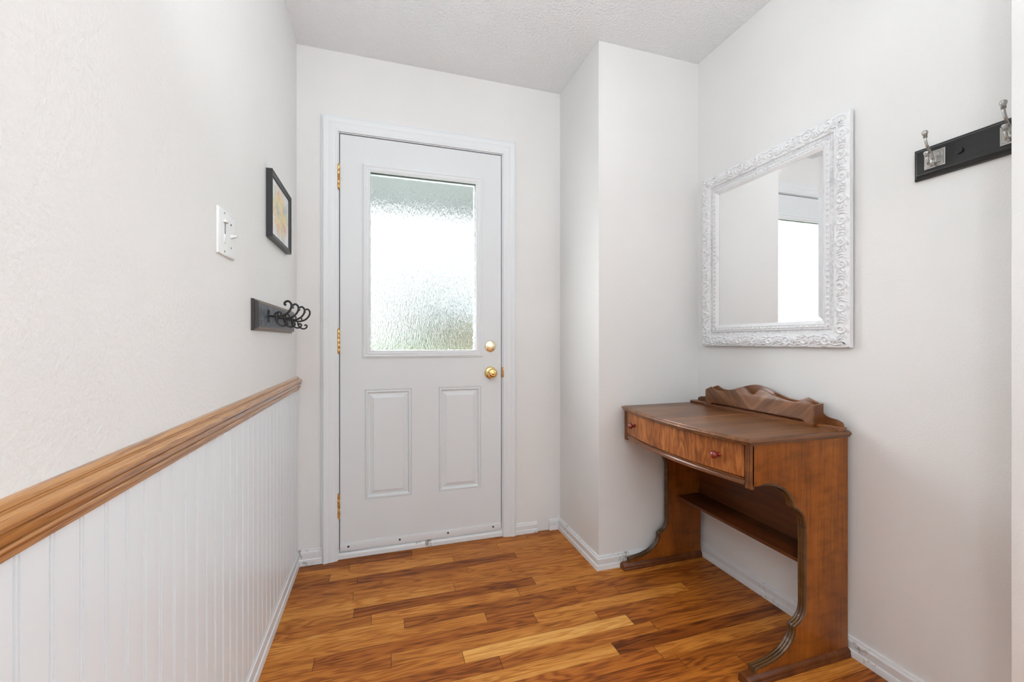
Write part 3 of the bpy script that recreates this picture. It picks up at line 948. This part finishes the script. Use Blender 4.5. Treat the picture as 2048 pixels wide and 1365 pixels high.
fr = obj('frame', bm, [M_ant, M_cove], mir, 50); fr['label'] = 'white carved frame with scrolling leaves'
bm = new_bm(); bm_box(bm, MXB, 1.5125, MY1 + .012, MY0 - .012, MZ0 + .012, MZ1 - .012); obj('backing', bm, M_black, mir, 0)
gi = MW - .001
bm = new_bm(); b2 = bmesh.new()
def rect(d, x): return [b2.verts.new((x, y, z)) for y, z in ((MY0 - d, MZ0 + d), (MY1 + d, MZ0 + d), (MY1 + d, MZ1 - d), (MY0 - d, MZ1 - d))]
r0, r1, r2 = rect(gi - .004, 1.5040), rect(gi - .004, 1.4999), rect(gi + .0170, 1.4990)
for a, b in ((r0, r1), (r1, r2)):
    for k in range(4): b2.faces.new((a[k], a[(k + 1) % 4], b[(k + 1) % 4], b[k]))
b2.faces.new(r2); b2.faces.new(r0); bmesh.ops.recalc_face_normals(b2, faces=b2.faces); merge(bm, b2)
obj('mirror_glass', bm, M_silver, mir, 0)

# ------------------------------------------------------------------ right hook rail
RX = XR
hr = thing('coat_rack', (RX, -1.468, 1.524), 'black wooden coat rack with brushed nickel double hooks on the right wall', 'coat rack')
hy0, hy1, hz0, hz1 = -1.337, -1.599, 1.523, 1.613
bm = new_bm()
bm_sweep(bm, [(hy0, hz0), (hy1, hz0), (hy1, hz1), (hy0, hz1)], [(0, 0), (0, .008), (.0015, .011), (.006, .013), (.0085, .0175), (.011, .020), (.0135, .0205)] if False else
         [(0, 0), (0, .008), (-.0015, .011), (-.006, .013), (-.0085, .0175), (-.011, .020), (-.0135, .0205)], True, lambda y, z, h: (RX - .0005 - h, y, z))
# close the face
bb = [bm.verts.new(p) for p in ((RX - .0205, hy0 - .013, hz0 + .013), (RX - .0205, hy1 + .013, hz0 + .013), (RX - .0205, hy1 + .013, hz1 - .013), (RX - .0205, hy0 - .013, hz1 - .013))]
xs_ = [v.co.y for v in bm.verts]
bm.faces.new(bb)
if min(xs_) < hy1 - .001:      # mitre side check
    raise RuntimeError('hook rail sweep went outward')
bmesh.ops.recalc_face_normals(bm, faces=bm.faces)
obj('board', bm, M_blackwood, hr, 30)
bm = new_bm(); bm_lathe(bm, [(0, -.002), (.0085, -.002), (.0085, .002), (.007, .0045), (0, .0055)], (RX - .021, -1.444, 1.568), (-1, 0, 0), 20); obj('screw_cap', bm, M_blackwood, hr)
PX = RX - .021
for yk in (-1.391, -1.545):
    bm = new_bm(); s = .0235
    b2 = bmesh.new(); lo = []
    for d, x in ((0, 0), (0, .0025), (.0035, .0030), (.0045, .0045), (.009, .0050), (.0105, .0068), (.013, .0072)):
        lo.append([b2.verts.new((PX - x, yk + sy * (s - d), 1.568 + sz * (s - d))) for sy, sz in ((-1, -1), (1, -1), (1, 1), (-1, 1))])
    for a, b in zip(lo, lo[1:]):
        for k in range(4): b2.faces.new((a[k], a[(k + 1) % 4], b[(k + 1) % 4], b[k]))
    b2.faces.new(lo[-1]); bmesh.ops.recalc_face_normals(b2, faces=b2.faces); merge(bm, b2)
    pl = obj('hook_plate', bm, M_steel, hr, 30); pl['label'] = 'square stepped brushed nickel plate'
    bm = new_bm(); Z0 = 1.568
    up = smooth_curve([(PX - .006, yk, Z0 - .006), (PX - .012, yk, Z0 + .003), (PX - .020, yk, Z0 + .018), (PX - .034, yk, Z0 + .031), (PX - .041, yk, Z0 + .046), (PX - .0425, yk, Z0 + .056)], 5)
    bm_tube(bm, up, [.0042 - .0012 * i / (len(up) - 1) for i in range(len(up))], 12)
    tipd = (-.12, 0, 1)
    bm_lathe(bm, [(.0032, -.002), (.0052, 0), (.0040, .0018), (.0055, .0032), (.0042, .0048), (.0058, .008), (.0072, .0125), (.0068, .0165), (.0035, .0195), (0, .020)], (PX - .0425, yk, Z0 + .054), tipd, 16)
    dn = smooth_curve([(PX - .006, yk, Z0 + .002), (PX - .009, yk, Z0 - .011), (PX - .018, yk, Z0 - .0195), (PX - .029, yk, Z0 - .0165), (PX - .0345, yk, Z0 - .006), (PX - .0355, yk, Z0 + .002)], 5)
    bm_tube(bm, dn, [.0042 - .0008 * i / (len(dn) - 1) for i in range(len(dn))], 12)
    bm_lathe(bm, [(.0032, -.002), (.0050, 0), (.0040, .0016), (.0055, .003), (.0045, .0045), (.0065, .009), (.0070, .0125), (.0045, .0155), (0, .016)], (PX - .0355, yk, Z0 + .001), (-.1, 0, 1), 16)
    bm_box(bm, PX - .011, PX - .006, yk - .005, yk + .005, Z0 - .012, Z0 + .012, .0015)
    obj('double_hook', bm, M_steel, pl, 50)

# ------------------------------------------------------------------ left hook rail
HX = XL
hk = thing('hook_rack', (HX, -.428, 1.085), 'dark distressed wall board with four black scrolled iron hooks on the left wall', 'coat rack')
ly0, ly1, lz0, lz1 = -.712, -.147, 1.086, 1.184
bm = new_bm()
def loops_rect(bm, spec, mi):
    lo = []
    for d, h in spec:
        lo.append([bm.verts.new((HX + h, y, z)) for y, z in ((ly0 + d, lz0 + d), (ly1 - d, lz0 + d), (ly1 - d, lz1 - d), (ly0 + d, lz1 - d))])
    for a, b in zip(lo, lo[1:]):
        for k in range(4): bm.faces.new((a[k], a[(k + 1) % 4], b[(k + 1) % 4], b[k])).material_index = mi
    return lo[-1]
last = loops_rect(bm, [(0, .0005), (0, .005), (.001, .008), (.004, .0095), (.0055, .0095), (.006, .0125), (.0075, .0170), (.0115, .0190), (.0125, .0190)], 1)
bm.faces.new(last).material_index = 0
bmesh.ops.recalc_face_normals(bm, faces=bm.faces)
if bm.faces[-1].normal.x < 0 if bm.faces.ensure_lookup_table() is None else False: bmesh.ops.reverse_faces(bm, faces=bm.faces)
for f in bm.faces:
    if f.normal.y < -.3: f.material_index = 2
obj('board', bm, [M_hookb, M_hookedge, M_hookend], hk, 30)
FX = HX + .019


def iron_hook(yk):
    bm = new_bm(); z0 = 1.137
    fl = [(0, .022), (.005, .020), (.0062, .014), (.003, .010), (.0028, .004), (.006, 0), (.0028, -.004), (.003, -.010), (.0062, -.014), (.005, -.020), (0, -.022)]
    pl = fl + [(-a, b) for a, b in fl[1:-1][::-1]]
    bm_prism(bm, pl, lambda y, z, h: (FX + h, yk + y, z0 + z), 0, .0032)
    x0 = FX
    stem = smooth_curve([(x0 + .002, yk, z0), (x0 + .014, yk, z0 - .001), (x0 + .028, yk, z0 - .001)], 4)
    bm_tube(bm, stem, .0032, 10)
    up = smooth_curve([(x0 + .026, yk, z0 - .001), (x0 + .040, yk, z0 + .001), (x0 + .056, yk, z0 + .010), (x0 + .067, yk, z0 + .026), (x0 + .0685, yk, z0 + .041), (x0 + .060, yk, z0 + .051), (x0 + .050, yk, z0 + .0475), (x0 + .0485, yk, z0 + .040), (x0 + .0530, yk, z0 + .0375)], 6)
    bm_tube(bm, up, .0037, 10)
    dn = smooth_curve([(x0 + .022, yk, z0 - .001), (x0 + .024, yk, z0 - .014), (x0 + .031, yk, z0 - .027), (x0 + .043, yk, z0 - .0325), (x0 + .054, yk, z0 - .029), (x0 + .0575, yk, z0 - .0205), (x0 + .0525, yk, z0 - .0155), (x0 + .0480, yk, z0 - .0195)], 6)
    bm_tube(bm, dn, .0032, 10)
    cr = smooth_curve([(x0 + .018, yk, z0), (x0 + .022, yk, z0 + .010), (x0 + .031, yk, z0 + .014), (x0 + .038, yk, z0 + .010), (x0 + .0365, yk, z0 + .0045)], 5)
    bm_tube(bm, cr, .0028, 8)
    bm_lathe(bm, [(0, 0), (.0035, 0), (.003, .0015), (0, .002)], (FX + .003, yk, z0 + .016), (1, 0, 0), 10)
    bm_lathe(bm, [(0, 0), (.0035, 0), (.003, .0015), (0, .002)], (FX + .003, yk, z0 - .016), (1, 0, 0), 10)
    return obj('scroll_hook', bm, M_iron, hk, 50)


for yk in (-.588, -.462, -.336, -.210): iron_hook(yk)

# ------------------------------------------------------------------ picture
pc = thing('framed_picture', (XL, -.381, 1.413), 'small black framed watercolour of orange and green foliage on the left wall', 'picture')
py0, py1, pz0, pz1 = -.540, -.224, 1.413, 1.650
bm = new_bm()
lo = []
for d, h in ((0, .0005), (0, .0195), (.001, .0205), (.004, .0205), (.006, .0185), (.013, .0165), (.0145, .0175), (.017, .0170), (.018, .0120), (.018, .008)):
    lo.append([bm.verts.new((XL + h, y, z)) for y, z in ((py0 + d, pz0 + d), (py1 - d, pz0 + d), (py1 - d, pz1 - d), (py0 + d, pz1 - d))])
for a, b in zip(lo, lo[1:]):
    for k in range(4): bm.faces.new((a[k], a[(k + 1) % 4], b[(k + 1) % 4], b[k]))
bmesh.ops.recalc_face_normals(bm, faces=bm.faces)
obj('frame', bm, M_frame_blk, pc, 30)
bm = new_bm(); bm_box(bm, XL + .003, XL + .0115, py0 + .010, py1 - .010, pz0 + .010, pz1 - .010)
o = obj('print', bm, M_print, pc, 0, origin=(XL, (py0 + py1) / 2, (pz0 + pz1) / 2)); o['label'] = 'white sheet painted with autumn foliage'

# ------------------------------------------------------------------ light switch
sw = thing('light_switch', (XL, -.932, 1.268), 'white two-gang wall plate with a dimmer and a toggle switch', 'light switch')
sy0, sy1, sz0, sz1 = -.990, -.8745, 1.267, 1.381
bm = new_bm(); lo = []
for d, h in ((0, .0002), (0, .003), (.0012, .0050), (.0035, .0062), (.006, .0066)):
    lo.append([bm.verts.new((XL + h, y, z)) for y, z in ((sy0 + d, sz0 + d), (sy1 - d, sz0 + d), (sy1 - d, sz1 - d), (sy0 + d, sz1 - d))])
for a, b in zip(lo, lo[1:]):
    for k in range(4): bm.faces.new((a[k], a[(k + 1) % 4], b[(k + 1) % 4], b[k]))
bm.faces.new(lo[-1]); bmesh.ops.recalc_face_normals(bm, faces=bm.faces)
obj('wall_plate', bm, M_switch, sw, 40)
PF = XL + .0066; zc = 1.324; yd, yt = -.955, -.909
bm = new_bm(); bm_box(bm, PF - .001, PF + .0004, yd + .0015, yd + .0065, zc - .004, zc + .026); obj('dimmer_slot', bm, M_slot, sw, 0)
bm = new_bm(); bm_box(bm, PF - .001, PF + .0065, yd - .0085, yd + .0095, zc + .024, zc + .030, .001); obj('dimmer_slider', bm, M_switch, sw)
bm = new_bm(); bm_prism(bm, [(0, zc - .004), (.0045, zc - .006), (.0015, zc - .026), (0, zc - .027)], lambda h, z, y: (PF + h, y, z), yd - .006, yd + .007); obj('rocker', bm, M_switch, sw, 0)
bm = new_bm(); bm_prism(bm, [(-.001, zc - .006), (.004, zc - .004), (.0135, zc - .001), (.0145, zc + .0035), (.004, zc + .004), (-.001, zc + .006)], lambda h, z, y: (PF + h, y, z), yt - .0045, yt + .0045, .0006); obj('toggle', bm, M_switch, sw)
for yy, zz, rr in ((yd, zc + .048, .0028), (yd, zc - .048, .0028), (yt, zc + .030, .0028), (yt, zc - .030, .0028)):
    bm = new_bm(); bm_lathe(bm, [(rr, 0), (rr, .0006), (rr * .6, .0012), (0, .0014)], (PF, yy, zz), (1, 0, 0), 12); obj('plate_screw', bm, M_screw if (yy, zz > zc) == (yt, True) else M_steel, sw)

# ------------------------------------------------------------------ outdoors, seen through the obscure glass
M_soffit = mat('porch_soffit', (.20, .21, .22), .8)
M_lawn = painted('lawn', (.12, .17, .07), .9, 8, .3, .02, .3)
M_leaf = painted('leaves', (.10, .17, .06), .8, 14, .8, .05, .5)
M_conifer = painted('conifer', (.06, .10, .075), .8, 14, .8, .05, .4)
M_house = mat('tan_siding', (.62, .48, .38), .8); M_roof = mat('grey_roof', (.26, .28, .31), .8)
M_path = mat('concrete_walk', (.16, .16, .16), .8)
bm = new_bm(); bm_box(bm, -.62, 4, .16, 1.75, 2.30, 2.46); bm_box(bm, -.62, 4, 1.70, 1.78, 2.25, 2.46); struct('porch_ceiling', bm, M_soffit, smooth=0)
bm = new_bm(); bm_box(bm, -3, 4, .16, 2.2, -.20, -.04); struct('porch_slab', bm, M_path, smooth=0)
bm = new_bm(); bm_box(bm, -40, 40, 2.2, 60, -.60, -.42)
tag(obj('lawn', bm, M_lawn, None, 0), 'green lawn beyond the porch', 'lawn', None, 'stuff')


def blob(bm, c, r, n, seed, squash=1.0):
    rnd = random.Random(seed)
    for _ in range(n):
        th = rnd.uniform(0, 2 * pi); ph = math.acos(rnd.uniform(-1, 1)); q = r * rnd.uniform(.35, .8)
        p = Vector(c) + Vector((sin(ph) * cos(th), sin(ph) * sin(th), cos(ph) * squash)) * q
        m_ = Matrix.Translation(p) @ Matrix.Scale(r * rnd.uniform(.28, .5), 4)
        bmesh.ops.create_icosphere(bm, subdivisions=2, radius=1, matrix=m_)
    for v in bm.verts: v.co += Vector((rnd.uniform(-1, 1), rnd.uniform(-1, 1), rnd.uniform(-1, 1))) * r * .03


t = thing('conifer_tree', (1.55, 11, -.22), 'tall dark conifer seen through the door glass', 'tree')
bm = new_bm()
for k in range(9):
    z = .7 + k * .36; rr = 1.15 * (1 - k / 9.5)
    bm_lathe(bm, [(rr, 0), (rr * .7, .2), (rr * .25, .62), (0, .75)], (1.55, 11, z), (0, 0, 1), 14)
obj('foliage', bm, M_conifer, t); bm = new_bm(); bm_lathe(bm, [(.12, 0), (.08, 1.2)], (1.55, 11, -.22), (0, 0, 1), 10); obj('trunk', bm, M_roof, t)
t = thing('leafy_tree', (5.1, 9, -.22), 'leafy tree at the right seen through the door glass', 'tree')
bm = new_bm(); blob(bm, (5.1, 9, 3.0), 1.4, 26, 3); obj('foliage', bm, M_leaf, t)
bm = new_bm(); bm_tube(bm, [(5.1, 9, -.22), (5.05, 9, 1.2), (5.1, 9, 2.6)], [.16, .12, .08], 10); obj('trunk', bm, M_roof, t)
bm = new_bm(); blob(bm, (-.2, 7.5, .30), .75, 22, 5, .8); blob(bm, (.9, 7.6, .22), .65, 18, 6, .8)
tag(obj('hedge', bm, M_leaf, None), 'low green hedge across the yard behind the door glass', 'hedge', None)
t = thing('neighbour_house', (6.0, 24, -.22), 'tan house with a grey roof far behind the door glass', 'house')
bm = new_bm(); bm_box(bm, 3.2, 13, 22, 30, -.22, 2.4); obj('wall', bm, M_house, t, 0)
bm = new_bm(); bm_prism(bm, [(21.6, 2.4), (30.4, 2.4), (26, 4.0)], lambda y, z, x: (x, y, z), 2.8, 13.4); obj('roof', bm, M_roof, t, 0)
